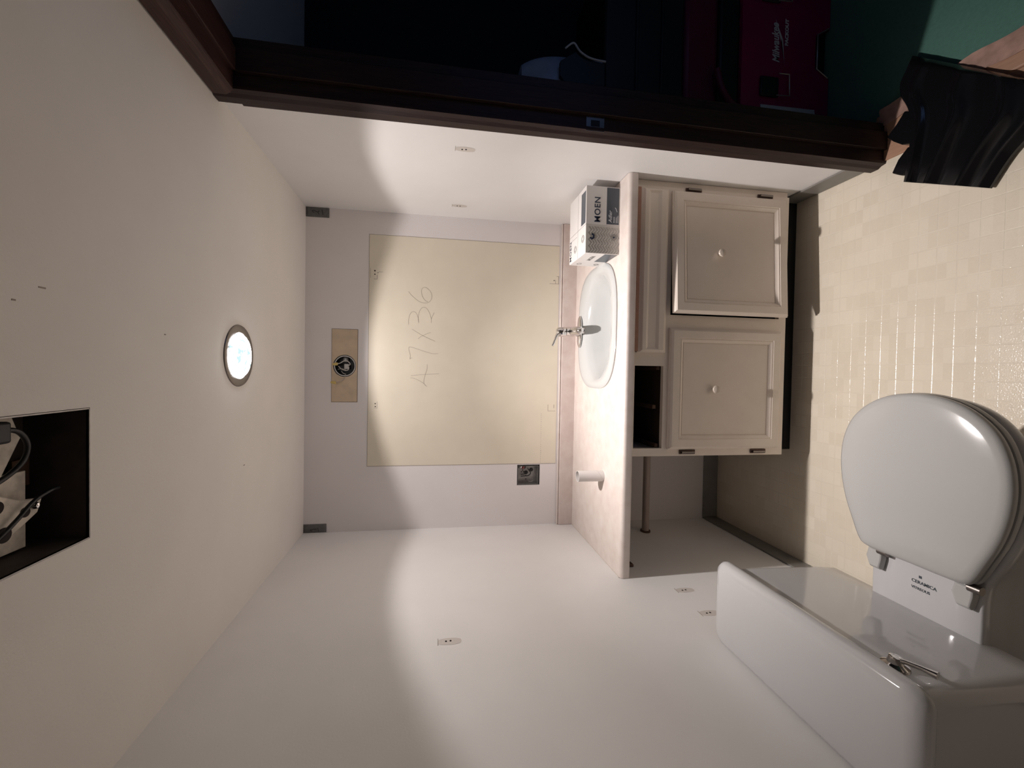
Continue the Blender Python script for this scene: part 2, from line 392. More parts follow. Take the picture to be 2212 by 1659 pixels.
# anchor holes with filler on the side walls
def anchor(par, X, s, y, z, hy, lbl):
    f_ = MB(); n = 20
    f_.add([(X+s*.0004, y+.5*hy*cos(2*pi*k/n)*abs(cos(2*pi*k/n))**-.4 if abs(cos(2*pi*k/n)) > .05 else y, z-.004+.034*sin(2*pi*k/n)) for k in range(n)], [tuple(range(n))])
    o_ = f_.build('wall_anchor_patch', 'filler', par, label=lbl)
    h_ = MB()
    for dz in (.0065, -.0065): h_.lathe([(.0034, 0), (.0026, .0012)], (X+s*.0002, y+random.uniform(-.002, .002), z+dz), (s, 0, 0), 8)
    h_.build('screw_hole', 'hole', o_)
    g_ = MB(); g_.box(min(X, X+s*.0009), max(X, X+s*.0009), y-.5*hy, y+.5*hy, z+.029, z+.0302)
    g_.build('patch_rim', 'scar', o_)
anchor(wr, W, -1, -.6285, 1.441, .03, 'filled screw holes nearer the door'); anchor(wr, W, -1, -.1435, 1.4325, .03, 'filled screw holes nearer the corner')
anchor(wl, 0, 1, -.868, 1.479, .03, 'filled screw holes high on the wall'); anchor(wl, 0, 1, -.6875, .630, .03, 'filled screw holes under counter height')
anchor(wl, 0, 1, -.8295, .6345, .03, 'filled screw holes by the tank')
# little ceiling scuffs
mb = MB()
for (a, b, l) in [(.866, -1.353, .006), (.892, -1.312, .012), (.845, -1.013, .005), (.46, -.62, .01)]: mb.box(a, a+.0025, b, b+l, H-.0006, H)
mb.build('ceiling_scuff', 'scar', c)
# baseboards
def bb(nm, q): struct(MB().box(*q).build(nm, 'base', bevel=.004), 'grey vinyl cove baseboard')
bb('baseboard_left', (0, .007, YF, -.001, 0, .083)); bb('baseboard_back', (.007, W-.007, -.007, 0, 0, .083)); bb('baseboard_right', (W-.007, W, -.80, -.001, 0, .083))
# ---- doorway: casing, jamb, stop, threshold
dr = bpy.data.objects.new('door_1', None); dr.location = (W, -1.2, 0); COL.objects.link(dr); struct(dr, 'doorway framed in dark stained wood')
bpy.context.view_layer.update()
XJ = 1.640
def lean(z): return -.0205*(z/H)-.762             # the frame leans a little
mb = MB()                                         # far casing, profiled
def casing_ring(z, z2=None):
    y = lean(z); return [(W, y, z), (W-.014, y, z), (W-.018, y-.004, z), (W-.018, y-.030, z), (W-.012, y-.040, z), (W-.009, y-.0550, z), (W, y-.0550, z)]
mb.loft([casing_ring(0), casing_ring(2.128)]); mb.build('casing', 'wood', dr)
mb = MB()                                         # head casing
def hr(y): return [(W, y, 2.128), (W-.014, y, 2.128), (W-.018, y, 2.124), (W-.018, y, 2.092), (W-.012, y, 2.082), (W-.009, y, 2.070), (W, y, 2.070)]
mb.loft([hr(lean(H)-.0405), hr(-1.66)]); mb.build('casing', 'woodh', dr)
mb = MB(); mb.loft([[(W, OYb+.0, 0), (W-.018, OYb, 0), (W-.018, OYb-.056, 0), (W, OYb-.056, 0)], [(W, OYb, 2.07), (W-.018, OYb, 2.07), (W-.018, OYb-.056, 2.07), (W, OYb-.056, 2.07)]]); mb.build('casing', 'wood', dr)
def yj(z): return lean(z)-.052
mb = MB()                                         # far jamb board
for (xa, xb, d) in [(W-.010, 1.560, .000), (1.560, XJ+.014, .0)]:
    mb.loft([[(xa, yj(0)-d, 0), (xb, yj(0)-d, 0), (xb, OYa+.03, 0), (xa, OYa+.03, 0)], [(xa, yj(2.07)-d, 2.075), (xb, yj(2.07)-d, 2.075), (xb, OYa+.03, 2.075), (xa, OYa+.03, 2.075)]])
mb.build('jamb', 'wood', dr, bevel=.0015)
mb = MB(); mb.loft([[(1.560, yj(0)-.011, 0), (XJ-.02, yj(0)-.011, 0), (XJ-.02, yj(0), 0), (1.560, yj(0), 0)], [(1.560, yj(2.07)-.011, 2.07), (XJ-.02, yj(2.07)-.011, 2.07), (XJ-.02, yj(2.07), 2.07), (1.560, yj(2.07), 2.07)]]); mb.build('door_stop', 'wood', dr, bevel=.0015)
mb = MB(); mb.box(W-.010, XJ+.014, OYb-.01, OYa+.02, 2.071, 2.10); mb.build('head_jamb', 'woodh', dr)
mb = MB(); mb.box(1.560, XJ-.02, OYb, OYa, 2.060, 2.072); mb.build('head_stop', 'woodh', dr, bevel=.0015)
mb = MB(); mb.box(W-.010, XJ+.014, OYb-.02, OYb+.008, 0, 2.075); mb.build('jamb', 'wood', dr)
zs = 1.055                                        # strike plate
mb = MB(); y_ = yj(zs)-.0015
mb.box(W-.012, 1.558, y_, y_+.0014, zs-.029, zs+.029)
mb.build('strike_plate', 'nickel', dr, bevel=.003)
mb = MB(); mb.box(1.528, 1.546, y_-.0008, y_, zs-.014, zs+.014); mb.build('strike_hole', 'black', dr)
mb = MB(); mb.box(W, 1.605, OYb, -.784, -.02, .006); mb.build('threshold_board', 'thresh', dr, bevel=.004)
mb = MB(); mb.box(1.606, 1.69, OYb, -.784, -.02, .008); mb.build('threshold_board', 'thresh', dr, bevel=.005)
mb = MB(); random.seed(11)
g = []
for j in range(41):
    y = -.80-.72*j/40; ro = []
    for i in range(7):
        x = 1.648+.062*i/6; ro.append((x + .004*sin(y*40), y, .0098+.0035*abs(sin(i*1.3+y*30))+random.uniform(0, .0015)))
    g.append(ro)
mb.loft(g, cap=False, closed=False); mb.build('masking_film', 'film', dr, smooth=60)

# ---- hallway beyond the door
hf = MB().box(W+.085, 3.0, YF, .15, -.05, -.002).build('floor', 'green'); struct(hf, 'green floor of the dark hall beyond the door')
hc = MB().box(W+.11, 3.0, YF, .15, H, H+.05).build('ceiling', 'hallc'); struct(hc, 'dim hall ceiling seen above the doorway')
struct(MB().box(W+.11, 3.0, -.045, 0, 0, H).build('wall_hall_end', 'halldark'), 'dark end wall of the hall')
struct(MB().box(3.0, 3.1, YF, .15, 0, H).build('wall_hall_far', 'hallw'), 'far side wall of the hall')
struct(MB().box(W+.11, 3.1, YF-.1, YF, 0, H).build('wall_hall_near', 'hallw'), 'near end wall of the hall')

# ------------------------------------------------------------------ COUNTER
ZC, TH, DC = .825, .037, .585
SX, SY, SA, SB = .977, -.296, .268, .212
BY = -.318
def sup(cx, cy, a, b, n, z, N=64, e=2.0, back=1):
    out = []
    for k in range(N):
        t = 2*pi*k/N; c_, s_ = cos(t), sin(t)
        out.append(Vector((cx+a*math.copysign(abs(c_)**(2/n), c_), cy+b*math.copysign(abs(s_)**(2/n), s_), z)))
    return out
ct = thing('countertop', 'pink-beige laminate counter running wall to wall', 'countertop', (.76, -.3, ZC-TH))
mb = MB(); N = 64; hole = sup(SX, SY, SA-.012, SB-.012, 3.0, ZC, N)
outer = []
xa, xb, ya, yb = .0015, W-.0015, -DC+.014, -.0015
for k in range(N):
    t = 2*pi*k/N; c_, s_ = cos(t), sin(t)
    tx = ((xb-SX) if c_ > 0 else (xa-SX))/c_ if abs(c_) > 1e-6 else 1e9
    ty = ((yb-SY) if s_ > 0 else (ya-SY))/s_ if abs(s_) > 1e-6 else 1e9
    m_ = min(tx, ty); outer.append(Vector((SX+c_*m_, SY+s_*m_, ZC)))
mb.loft([outer, hole, [Vector((p.x, p.y, ZC-TH)) for p in hole]], cap=False)
for (px, py) in [(xa, ya), (xb, ya), (xa, yb), (xb, yb)]:
    i = min(range(N), key=lambda k: (outer[k]-Vector((px, py, ZC))).length)
    j = (i+1) % N if (outer[(i+1) % N]-Vector((px, py, ZC))).length < (outer[(i-1) % N]-Vector((px, py, ZC))).length else (i-1) % N
    mb.add([outer[i], outer[j], (px, py, ZC)], [(0, 1, 2)])
# rolled front edge
pr = [(ya, ZC)]+[(-DC+.014-.014*sin(a), ZC-.014+.014*cos(a)) for a in [pi/2*k/6 for k in range(1, 7)]]+[(-DC, ZC-TH+.004), (-DC+.003, ZC-TH), (-DC+.03, ZC-TH), (-DC+.03, ZC-.02)]
mb.loft([[Vector((x, y, z)) for y, z in pr] for x in (xa, xb)], cap=True, closed=True)
mb.box(xa, xb, -DC+.03, ya+.022, ZC-TH, ZC-.001)
mb.build('worktop', 'count', ct, smooth=35)
mb = MB(); mb.box(xa, xb, -DC+.0305, -.003, ZC-TH-.0005, ZC-TH+.002)
# underside with the cut-out left open by the basin bowl
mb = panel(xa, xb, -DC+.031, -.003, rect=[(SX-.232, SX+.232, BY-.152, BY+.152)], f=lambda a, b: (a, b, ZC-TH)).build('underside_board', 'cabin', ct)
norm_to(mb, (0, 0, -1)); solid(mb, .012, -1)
mb = MB(); pr = [(-.0015, ZC), (-.020, ZC), (-.020, ZC+.062), (-.018, ZC+.069), (-.013, ZC+.073), (-.004, ZC+.074), (-.0015, ZC+.074)]
mb.loft([[Vector((x, y, z)) for y, z in pr] for x in (.0015, W-.0015)])
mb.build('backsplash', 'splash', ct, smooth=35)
mb = MB(); mb.box(.0015, W-.0015, -.017, -.0015, ZC+.0742, ZC+.080); mb.build('caulk_bead', 'count', ct, bevel=.002)
mb = MB(); mb.cyl((.0005, -.007, ZC+.001), (.0005, -.575, ZC+.001), .002, 8); mb.build('caulk_bead', 'filler', ct)

# ---- sink
sk = thing('sink', 'white oval drop-in sink in the counter', 'sink', (SX, SY, ZC))
mb = MB()
BY = -.318
R_ = [sup(SX, SY, SA, SB, 3.0, ZC+.0005, N), sup(SX, SY, SA, SB, 3.0, ZC+.005, N), sup(SX, SY, SA-.008, SB-.008, 3.0, ZC+.011, N), sup(SX, SY, SA-.024, SB-.022, 2.9, ZC+.0115, N)]
R_ += [sup(SX, BY+.012, .232, .158, 2.2, ZC+.006, N), sup(SX, BY+.004, .222, .146, 2.05, ZC-.006, N), sup(SX, BY, .208, .134, 2, ZC-.030, N), sup(SX, BY, .186, .118, 2, ZC-.065, N),
       sup(SX, BY, .150, .095, 2, ZC-.100, N), sup(SX, BY, .095, .062, 2, ZC-.122, N), sup(SX, BY, .030, .024, 2, ZC-.130, N)]
mb.loft(R_, cap=False); mb.build('basin', 'sink', sk, smooth=50)
mb = MB(); mb.lathe([(.001, .002), (.014, .003), (.026, .002), (.029, -.004)], (SX, BY, ZC-.1295)); mb.build('drain', 'chrome', sk, smooth=40)

# ---- faucet
FX, FY, FZ = .974, -.118, ZC+.0115
fc = thing('faucet', 'chrome single-lever faucet on the sink ledge', 'faucet', (FX, FY, FZ))
mb = MB(); mb.loft([sup(FX, FY, .076, .027, 2.2, FZ+.0003, 40), sup(FX, FY, .076, .027, 2.2, FZ+.004, 40), sup(FX, FY, .070, .022, 2.2, FZ+.008, 40), sup(FX, FY, .03, .015, 2.2, FZ+.010, 40)]); mb.build('base_plate', 'chrome', fc, smooth=40)
mb = MB(); mb.lathe([(.0245, .008), (.0235, .03), (.022, .055), (.021, .072)], (FX, FY, FZ), (0, .0, 1)); mb.build('body', 'chrome', fc, smooth=40)
mb = MB(); mb.tube([(FX, FY, FZ+.034), (FX-.001, FY-.03, FZ+.042), (FX-.002, FY-.060, FZ+.044), (FX-.003, FY-.090, FZ+.038), (FX-.003, FY-.104, FZ+.033), (FX-.003, FY-.112, FZ+.029)], [.0235, .022, .020, .0195, .016, .008], 24); mb.build('spout', 'chrome', fc, smooth=40)
mb = MB(); mb.lathe([(.012, 0), (.0125, .012), (.010, .013)], (FX-.003, FY-.094, FZ+.028), (0, -.25, -1)); mb.build('aerator', 'chrome', fc, smooth=40)
mb = MB(); mb.lathe([(.021, 0), (.0225, .008), (.0235, .024), (.022, .036), (.015, .043), (.004, .045)], (FX, FY, FZ+.074), (-.12, .10, 1)); mb.build('handle_cap', 'chrome', fc, smooth=40)
mb = MB(); mb.tube([(FX-.010, FY, FZ+.108), (FX-.022, FY-.004, FZ+.118), (FX-.045, FY-.008, FZ+.128), (FX-.072, FY-.012, FZ+.140)], [.010, .0075, .005, .006], 12, 0)
mb.build('lever', 'chrome', fc, smooth=40)
mb = MB(); mb.lathe([(.0035, 0), (.0035, .001)], (FX-.014, FY-.0225, FZ+.098), (-.1, -1, 0), 12); mb.build('index_dot', 'bxt', fc)

# ---- cardboard tube
cb = thing('cardboard_tube', 'empty white cardboard tube standing alone on the counter', 'tube', (.345, -.397, ZC))
mb = MB(); mb.lathe([(.0225, 0), (.0225, .110), (.0212, .110), (.0212, 0)], (.345, -.397, ZC), n=40, cap=False); mb.build('sleeve', 'card', cb, smooth=40)
mb = MB(); pts = [(.345+.0227*cos(a), -.397+.0227*sin(a), ZC+.004+.0105*(a+2.6)) for a in [(-2.6+k*.12) for k in range(60)] if ZC+.004+.0105*(a+2.6) < ZC+.106]
mb.tube(pts, .0003, 4); mb.build('spiral_seam', 'cardin', cb)

# ---- faucet carton
BX0, BX1, BY0, BY1, BZ0, BZ1 = 1.239, 1.498, -.508, -.315, ZC+.0005, ZC+.137
bx = thing('carton', 'white and grey printed faucet carton on the counter end', 'box', ((BX0+BX1)/2, (BY0+BY1)/2, ZC))
MB().box(BX0, BX1, BY0, BY1, BZ0, BZ1).build('carton_body', 'bxw', bx, bevel=.0012)
e = .0004
XM = BX0+.112
# front face: left herringbone photo, right plain with name, slate block below
MB().box(BX0+.001, XM, BY0-e, BY0+.001, BZ0+.003, BZ1-.001).build('front_photo', 'bxg', bx)
MB().box(XM, BX1-.001, BY0-e, BY0+.001, BZ0+.054, BZ1-.001).build('front_name_field', 'bxgl', bx)
MB().box(XM+.003, BX1-.003, BY0-e*1.5, BY0+.001, BZ0+.003, BZ0+.053).build('front_slate_field', 'bxd', bx)
hb = MB()
for i in range(9):
    for j in range(12):
        cx = BX0+.008+i*.0125; cz = BZ0+.006+j*.0115; s_ = 1 if i % 2 else -1
        if cz > BZ1-.006 or cx > XM-.006: continue
        hb.ribbon([(cx-.006, BY0-e, cz-.005*s_), (cx+.006, BY0-e, cz+.005*s_)], .0009, (0, -1, 0))
hb.build('herringbone_print', 'bxr', bx)
fm = frame((XM+.007, BY0-e*2, BZ0+.080), (1, 0, 0), (0, 0, 1)); text('lettering', 'MOEN', .033, fm, 'bxt', bx, bold=.0004, space=1.08)
text('lettering', 'Adler', .020, frame((XM+.010, BY0-e*3, BZ0+.032), (1, 0, 0), (0, 0, 1)), 'bxwt', bx, shear=.2)
text('lettering', '82604', .009, frame((XM+.010, BY0-e*3, BZ0+.020), (1, 0, 0), (0, 0, 1)), 'bxwt', bx)
for zz in (.014, .010, .006):
    MB().box(XM+.010, XM+.045-zz, BY0-e*3, BY0, BZ0+zz, BZ0+zz+.0012).build('small_print_line', 'bxwt', bx)
hb = MB(); hb.ribbon([(XM+.052, BY0-e*3, BZ0+.011), (XM+.064, BY0-e*3, BZ0+.016), (XM+.068, BY0-e*3, BZ0+.020)], .0018, (0, -1, 0)); hb.build('faucet_picture', 'bxwt', bx)
hb = MB()
for (cx, cz, rr) in [(BX0+.066, BZ0+.022, .010)]:
    hb.ribbon([(cx+rr*cos(a), BY0-e*2, cz+rr*sin(a)) for a in [2*pi*k/20 for k in range(21)]], .0045, (0, -1, 0))
hb.build('ring_print', 'bxr', bx); hb = MB()
hb.lathe([(.004, 0), (.004, .0005)], (BX0+.066, BY0-e*2, BZ0+.022), (0, -1, 0), 12); hb.build('ring_center_print', 'bxt', bx); hb = MB()
hb.ribbon([(BX0+.060, BY0-e*2, BZ0+.118), (BX0+.055, BY0-e*2, BZ0+.111), (BX0+.060, BY0-e*2, BZ0+.105), (BX0+.069, BY0-e*2, BZ0+.104), (BX0+.075, BY0-e*2, BZ0+.112)], .007, (0, -1, 0))
hb.build('handle_print', 'bxt', bx)
# top face
MB().box(XM+.006, BX1-.018, BY0+.005, BY0+.052, BZ1-.001, BZ1+e).build('top_slate_field', 'bxd', bx)
hb = MB()
for (q) in [(BX0, BX1, BY0+.088, BY0+.0890), (XM-.002, XM-.0008, BY0, BY1), (BX0+.09, BX0+.0912, BY0+.1, BY1)]: hb.box(q[0], q[1], q[2], q[3], BZ1-.001, BZ1+e)
for (cx, cy, rr) in [(BX0+.062, BY0+.030, .014), (BX0+.062, BY0+.030, .009), (BX0+.045, BY0+.118, .014), (BX0+.045, BY0+.118, .009)]:
    hb.ribbon([(cx+rr*cos(a), cy+rr*sin(a), BZ1) for a in [2*pi*k/20 for k in range(21)]], .0022, (0, 0, 1))
hb.build('top_print', 'bxr', bx)
text('lettering', 'MOEN', .028, frame((BX0+.008, BY1-.026, BZ1+e), (1, 0, 0), (0, 1, 0)), 'bxt', bx, bold=.0004, space=1.1)
# left side face
MB().box(BX0-e, BX0+.001, BY0+.004, BY1-.004, BZ0+.086, BZ1-.002).build('side_white_field', 'bxw', bx)
MB().box(BX0-e, BX0+.001, BY0+.004, BY0+.115, BZ0+.003, BZ0+.055).build('side_slate_field', 'bxd', bx)
text('lettering', 'MOEN', .022, frame((BX0-e*2, BY0+.100, BZ0+.080), (0, -1, 0), (0, 0, 1)), 'bxr', bx, bold=.0006)
hb = MB()
for (cy, cz) in [(BY1-.035, BZ0+.105), (BY1-.035, BZ0+.03)]:
    hb = MB(); hb.ribbon([(BX0-e, cy+.009*cos(a), cz+.009*sin(a)) for a in [2*pi*k/16 for k in range(17)]], .003, (-1, 0, 0)); hb.build('side_print', 'bxr', bx)

# ------------------------------------------------------------------ VANITY CABINET
CX0, CX1, CYF, CZ0, CZ1 = .456, 1.500, -.546, .118, ZC-TH-.0006
vc = thing('vanity_cabinet', 'cream painted vanity cabinet under the sink', 'cabinet', (.98, -.28, 0))
def bxp(nm, q, m, bev=.0015, par=vc, **k): return MB().box(*q).build(nm, m, par, bevel=bev, **k)
bxp('side_panel', (CX0, CX0+.016, CYF+.019, -.010, CZ0, CZ1), 'cab'); bxp('side_panel', (CX1-.016, CX1, CYF+.019, -.010, CZ0, CZ1), 'cab')
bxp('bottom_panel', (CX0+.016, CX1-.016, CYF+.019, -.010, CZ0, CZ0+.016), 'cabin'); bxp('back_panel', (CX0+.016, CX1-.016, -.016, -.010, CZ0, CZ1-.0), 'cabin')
# face frame
ff = MB()
for q in [(CX0, .4865, CZ0, CZ1), (.808, .860, .648, CZ1), (.955, 1.008, CZ0, .640), (1.484, CX1, CZ0, CZ1)]: ff.box(q[0], q[1], CYF, CYF+.019, q[2], q[3])
for q in [(.4865, 1.484, CZ0, .150), (.4865, 1.484, .625, .6485), (.4865, 1.484, .767, CZ1)]: ff.box(q[0], q[1], CYF+.0001, CYF+.0189, q[2], q[3])
ff.build('face_frame', 'cab', vc)
bxp('filler_strip', (CX1, W-.001, CYF+.008, CYF+.019, CZ0, CZ1), 'cab')
bxp('toe_kick', (CX0+.005, CX1+.02, -.462, -.450, 0, CZ0), 'black'); bxp('toe_kick_side', (CX0+.005, CX0+.017, -.450, -.010, 0, CZ0), 'black')
# box inside the open drawer bay
bxp('drawer_runner', (.492, .806, -.30, -.27, .665, .690), 'runner'); bxp('drawer_runner', (.640, .655, -.53, -.25, .668, .682), 'runner')
bxp('drawer_runner', (.488, .502, -.53, -.02, .655, .668), 'runner'); bxp('drawer_runner', (.793, .807, -.53, -.02, .655, .668), 'runner')
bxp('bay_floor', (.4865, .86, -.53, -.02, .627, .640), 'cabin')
def rring(x0, x1, z0, z1, ins, y): return [Vector((x0+ins, y, z0+ins)), Vector((x1-ins, y, z0+ins)), Vector((x1-ins, y, z1-ins)), Vector((x0+ins, y, z1-ins))]
def door(x0, x1, z0, z1, yb, hinge):
    d = bpy.data.objects.new('cabinet_door', None); d.location = (x1 if hinge > 0 else x0, yb, (z0+z1)/2); COL.objects.link(d); adopt(d, vc)
    t = .019
    prof = [(0, 0), (0, -.008), (.004, -.010), (.004, -.014), (.011, -t), (.0385, -t), (.041, -t+.003), (.044, -t+.0015), (.054, -t+.009), (.0555, -t+.012), (.0575, -t+.012)]
    MB().loft([rring(x0, x1, z0, z1, a, yb+b) for a, b in prof], cap=True).build('door_frame', 'cab', d)
    MB().box(x0+.0575, x1-.0575, yb-t+.0105, yb-.001, z0+.0575, z1-.0575).build('door_panel', 'cab', d, bevel=.001)
    kb = MB(); kb.lathe([(.006, 0), (.0065, .008), (.012, .012), (.0155, .017), (.0135, .022), (.007, .0245), (.001, .025)], ((x0+x1)/2+.0, yb-t+.0105, (z0+z1)/2+.052), (0, -1, 0), 24)
    kb.build('knob', 'knob', d, smooth=45)
    return d
dl = door(.484, .957, .146, .629, CYF-.0005, -1)
drr = door(1.010, 1.484, .140, .632, CYF-.0005, 1)
drr.rotation_euler = (0, 0, radians(2.9))
# false drawer front
fd = bpy.data.objects.new('drawer_front', None); fd.location = (1.17, CYF, .71); COL.objects.link(fd); adopt(fd, vc)
t = .019
def dring(a0, at, ab, y, x0=.859, x1=1.487, z0=.648, z1=.764): return [Vector((x0+a0, CYF-.0005+y, z0+ab)), Vector((x1-a0, CYF-.0005+y, z0+ab)), Vector((x1-a0, CYF-.0005+y, z1-at)), Vector((x0+a0, CYF-.0005+y, z1-at))]
prof = [(0, 0, 0, 0), (0, 0, 0, -.008), (.003, .010, .004, -.012), (.010, .016, .014, -t), (.012, .030, .034, -t), (.020, .040, .044, -t+.006), (.021, .041, .045, -t+.006)]
MB().loft([dring(*q) for q in prof], cap=True).build('front_board', 'cab', fd)
MB().box(.862, 1.4845, CYF-.0185, CYF-.0005, .7645, .7790).build('worn_edge', 'rawedge', fd, label='worn brown upper edge', bevel=.002)
# hinges
for (hx, hz, s_) in [(.471, .5415, -1), (.471, .230, -1), (1.4955, .541, 1), (1.4955, .229, 1)]:
    h = MB(); h.box(hx-.0075, hx+.0095 if s_ < 0 else hx+.006, CYF-.005, CYF-.0004, hz-.034, hz+.034); ho = h.build('hinge', 'hinge', vc, bevel=.002)
    h = MB(); h.cyl((hx, CYF-.0085, hz-.027), (hx, CYF-.0085, hz+.027), .0045, 12); h.build('hinge_pin', 'nickel', ho, smooth=40)

# ---- pipe and bracket beneath the open end of the counter
pi_ = thing('pipe', 'painted horizontal pipe under the open counter end', 'pipe', (.23, -.15, .49))
MB().cyl((.0075, -.150, .492), (.4555, -.150, .492), .0165, 24).build('tube', 'pipe', pi_, smooth=40)
MB().cyl((.0005, -.150, .492), (.0075, -.150, .492), .024, 24).build('wall_flange', 'brown', pi_, smooth=40)
MB().box(.0005, .012, -.50, -.472, .728, .775).add([], []).build('counter_bracket', 'brown', None, bevel=.003)
tag(bpy.data.objects['counter_bracket'], 'small brown bracket on the left wall under the counter front edge', 'bracket')
bpy.data.objects['counter_bracket'].location.z = ZC-TH-.775-.0125

# ------------------------------------------------------------------ TOILET
tl = thing('toilet', 'white two-piece toilet with closed lid against the left wall', 'toilet', (.40, -1.21, 0))
YT = -1.228
def outline(half, z, sx=1, sy=1, cx=0, cy=YT, k=5):
    pts = [Vector((a, b, 0)) for a, b in half]; full = pts + [Vector((p.x, -p.y, 0)) for p in reversed(pts[:-1]) if abs(p.y) > 1e-6]
    q = spline(full, k, closed=True)
    return [Vector((cx+(p.x-cx)*sx, cy+p.y*sy, z)) for p in q]
lidh = [(.337, .0), (.3365, .060), (.339, .100), (.352, .118), (.395, .137), (.450, .158), (.510, .171), (.565, .174), (.620, .166), (.670, .144), (.710, .104), (.733, .055), (.740, 0)]
def lo(z, s=1.0, base=lidh): return outline(base, z, s, s, .545)
# lid, seat
mb = MB(); mb.loft([lo(.394, .985), lo(.3945, 1.0), lo(.402, 1.005), lo(.409, .99), lo(.4135, .955), lo(.4155, .90), lo(.4165, .7), lo(.4168, .35), lo(.4168, .05)]); mb.build('lid', 'seat', tl, smooth=60)
mb = MB(); mb.loft([lo(.373, .97), lo(.374, 1.0), lo(.381, 1.012), lo(.388, 1.0), lo(.3885, .97)]); mb.build('seat', 'seat', tl, smooth=60)
for sy in (-.09, .09, -.155, .155): mb = MB(); mb.box(.56 if abs(sy) > .1 else .40, .59 if abs(sy) > .1 else .43, YT+sy*.8-.01, YT+sy*.8+.01, .388, .3945); mb.build('bumper', 'seat', tl)
rim = [(.100, .0), (.100, .060), (.108, .098), (.150, .110), (.225, .1135), (.300, .1145), (.345, .122), (.400, .148), (.460, .168), (.530, .180), (.590, .178), (.650, .160), (.700, .120), (.728, .065), (.736, 0)]
def ro(z, sx, sy, cx=.42, dx=0, q=rim):
    return [Vector((p.x+dx, p.y, p.z)) for p in outline(q, z, sx, sy, cx)]
mid = [(.08, .0), (.08, .060), (.09, .088), (.15, .098), (.225, .100), (.30, .100), (.35, .105), (.40, .115), (.46, .125), (.53, .130), (.58, .126), (.63, .108), (.67, .08), (.69, .045), (.695, 0)]
low = [(.08, .0), (.08, .060), (.09, .085), (.15, .095), (.225, .097), (.30, .092), (.35, .090), (.40, .092), (.44, .096), (.48, .098), (.52, .094), (.55, .084), (.58, .062), (.592, .035), (.595, 0)]
mb = MB()
mb.loft([ro(.0005, 1.03, 1.12, q=low), ro(.02, 1.03, 1.10, q=low), ro(.05, 1.0, 1.0, q=low), ro(.14, 1, .98, q=low), ro(.20, 1.03, 1.02, q=low), ro(.26, .99, .95, q=mid), ro(.315, 1.02, 1.12, q=mid), ro(.335, .985, .96), ro(.347, 1.0, .995), ro(.360, 1.0, 1.0), ro(.367, .992, .985), ro(.370, .975, .96), ro(.370, .5, .5)])
mb.build('bowl', 'porc', tl, smooth=50)
# tank
def rr_(x0, x1, y0, y1, rad, z, n=7):
    out = []
    for cx, cy, a0 in [(x1-rad, y1-rad, 0), (x0+rad, y1-rad, pi/2), (x0+rad, y0+rad, pi), (x1-rad, y0+rad, 3*pi/2)]:
        for k in range(n): a = a0+pi/2*k/(n-1); out.append(Vector((cx+rad*cos(a), cy+rad*sin(a), z)))
    return out
mb = MB()
mb.loft([rr_(.035, .185, -1.425, -.985, .03, .322), rr_(.022, .202, -1.440, -.970, .035, .328), rr_(.016, .210, -1.446, -.962, .035, .345), rr_(.014, .213, -1.450, -.958, .032, .40), rr_(.012, .218, -1.455, -.955, .030, .6635)])
mb.build('tank', 'porc', tl, smooth=50)
LZ = .664
mb = MB()
mb.loft([rr_(.006, .222, -1.462, -.950, .028, LZ), rr_(.004, .232, -1.470, -.945, .030, LZ+.004), rr_(.003, .236, -1.474, -.943, .032, LZ+.012), rr_(.003, .236, -1.474, -.943, .032, LZ+.022), rr_(.004, .231, -1.469, -.947, .032, LZ+.032), rr_(.008, .220, -1.459, -.956, .030, LZ+.038), rr_(.016, .205, -1.446, -.970, .030, LZ+.0405), rr_(.05, .16, -1.40, -1.02, .030, LZ+.041)])
mb.build('tank_lid', 'porc', tl, smooth=50)
# seat hinges
for y in (YT+.092, YT-.092):
    mb = MB(); mb.loft([[Vector((.298+a, y+b, z)) for a, b in [(-.018, -.010), (.012, -.016), (.034, -.016), (.034, .020), (.008, .026), (-.018, .016)]] for z in (.3705, .382)] + [[Vector((.300+a*.8, y+b*.8, .388)) for a, b in [(-.018, -.010), (.012, -.016), (.034, -.016), (.034, .020), (.008, .026), (-.018, .016)]]])
    ho = mb.build('seat_hinge', 'seat', tl, bevel=.002)
    mb = MB(); mb.cyl((.330, y-.028, .384), (.330, y-.006, .384), .009, 16); mb.build('hinge_barrel', 'nickel', ho, smooth=40)
# flush lever
lv = MB(); lv.lathe([(.023, 0), (.022, .004), (.013, .009), (.010, .020), (.004, .022)], (.2175, -1.380, .638), (1, 0, 0), 24)
lvo = lv.build('flush_lever', 'chrome', tl, smooth=40, label='chrome flush handle')
lv = MB(); lv.tube([(.231, -1.378, .640), (.236, -1.395, .634), (.238, -1.415, .626), (.238, -1.436, .619)], [.0060, .0045, .0045, .0075], 12); lv.build('lever_arm', 'chrome', lvo, smooth=40)
# maker's print on the deck, readable from above the tank side
text('maker_print', 'CERAMICA', .0105, frame((.283, -1.208, .3706), (0, -1, 0), (1, 0, 0)), 'bxd', tl, extrude=.0001, bold=.0002)
text('maker_print', 'VITREOUS', .0085, frame((.268, -1.208, .3706), (0, -1, 0), (1, 0, 0)), 'bxd', tl, extrude=.0001, bold=.0002)
MB().box(.297, .303, -1.229, -1.223, .3700, .3706).build('maker_print', 'bxd', tl)

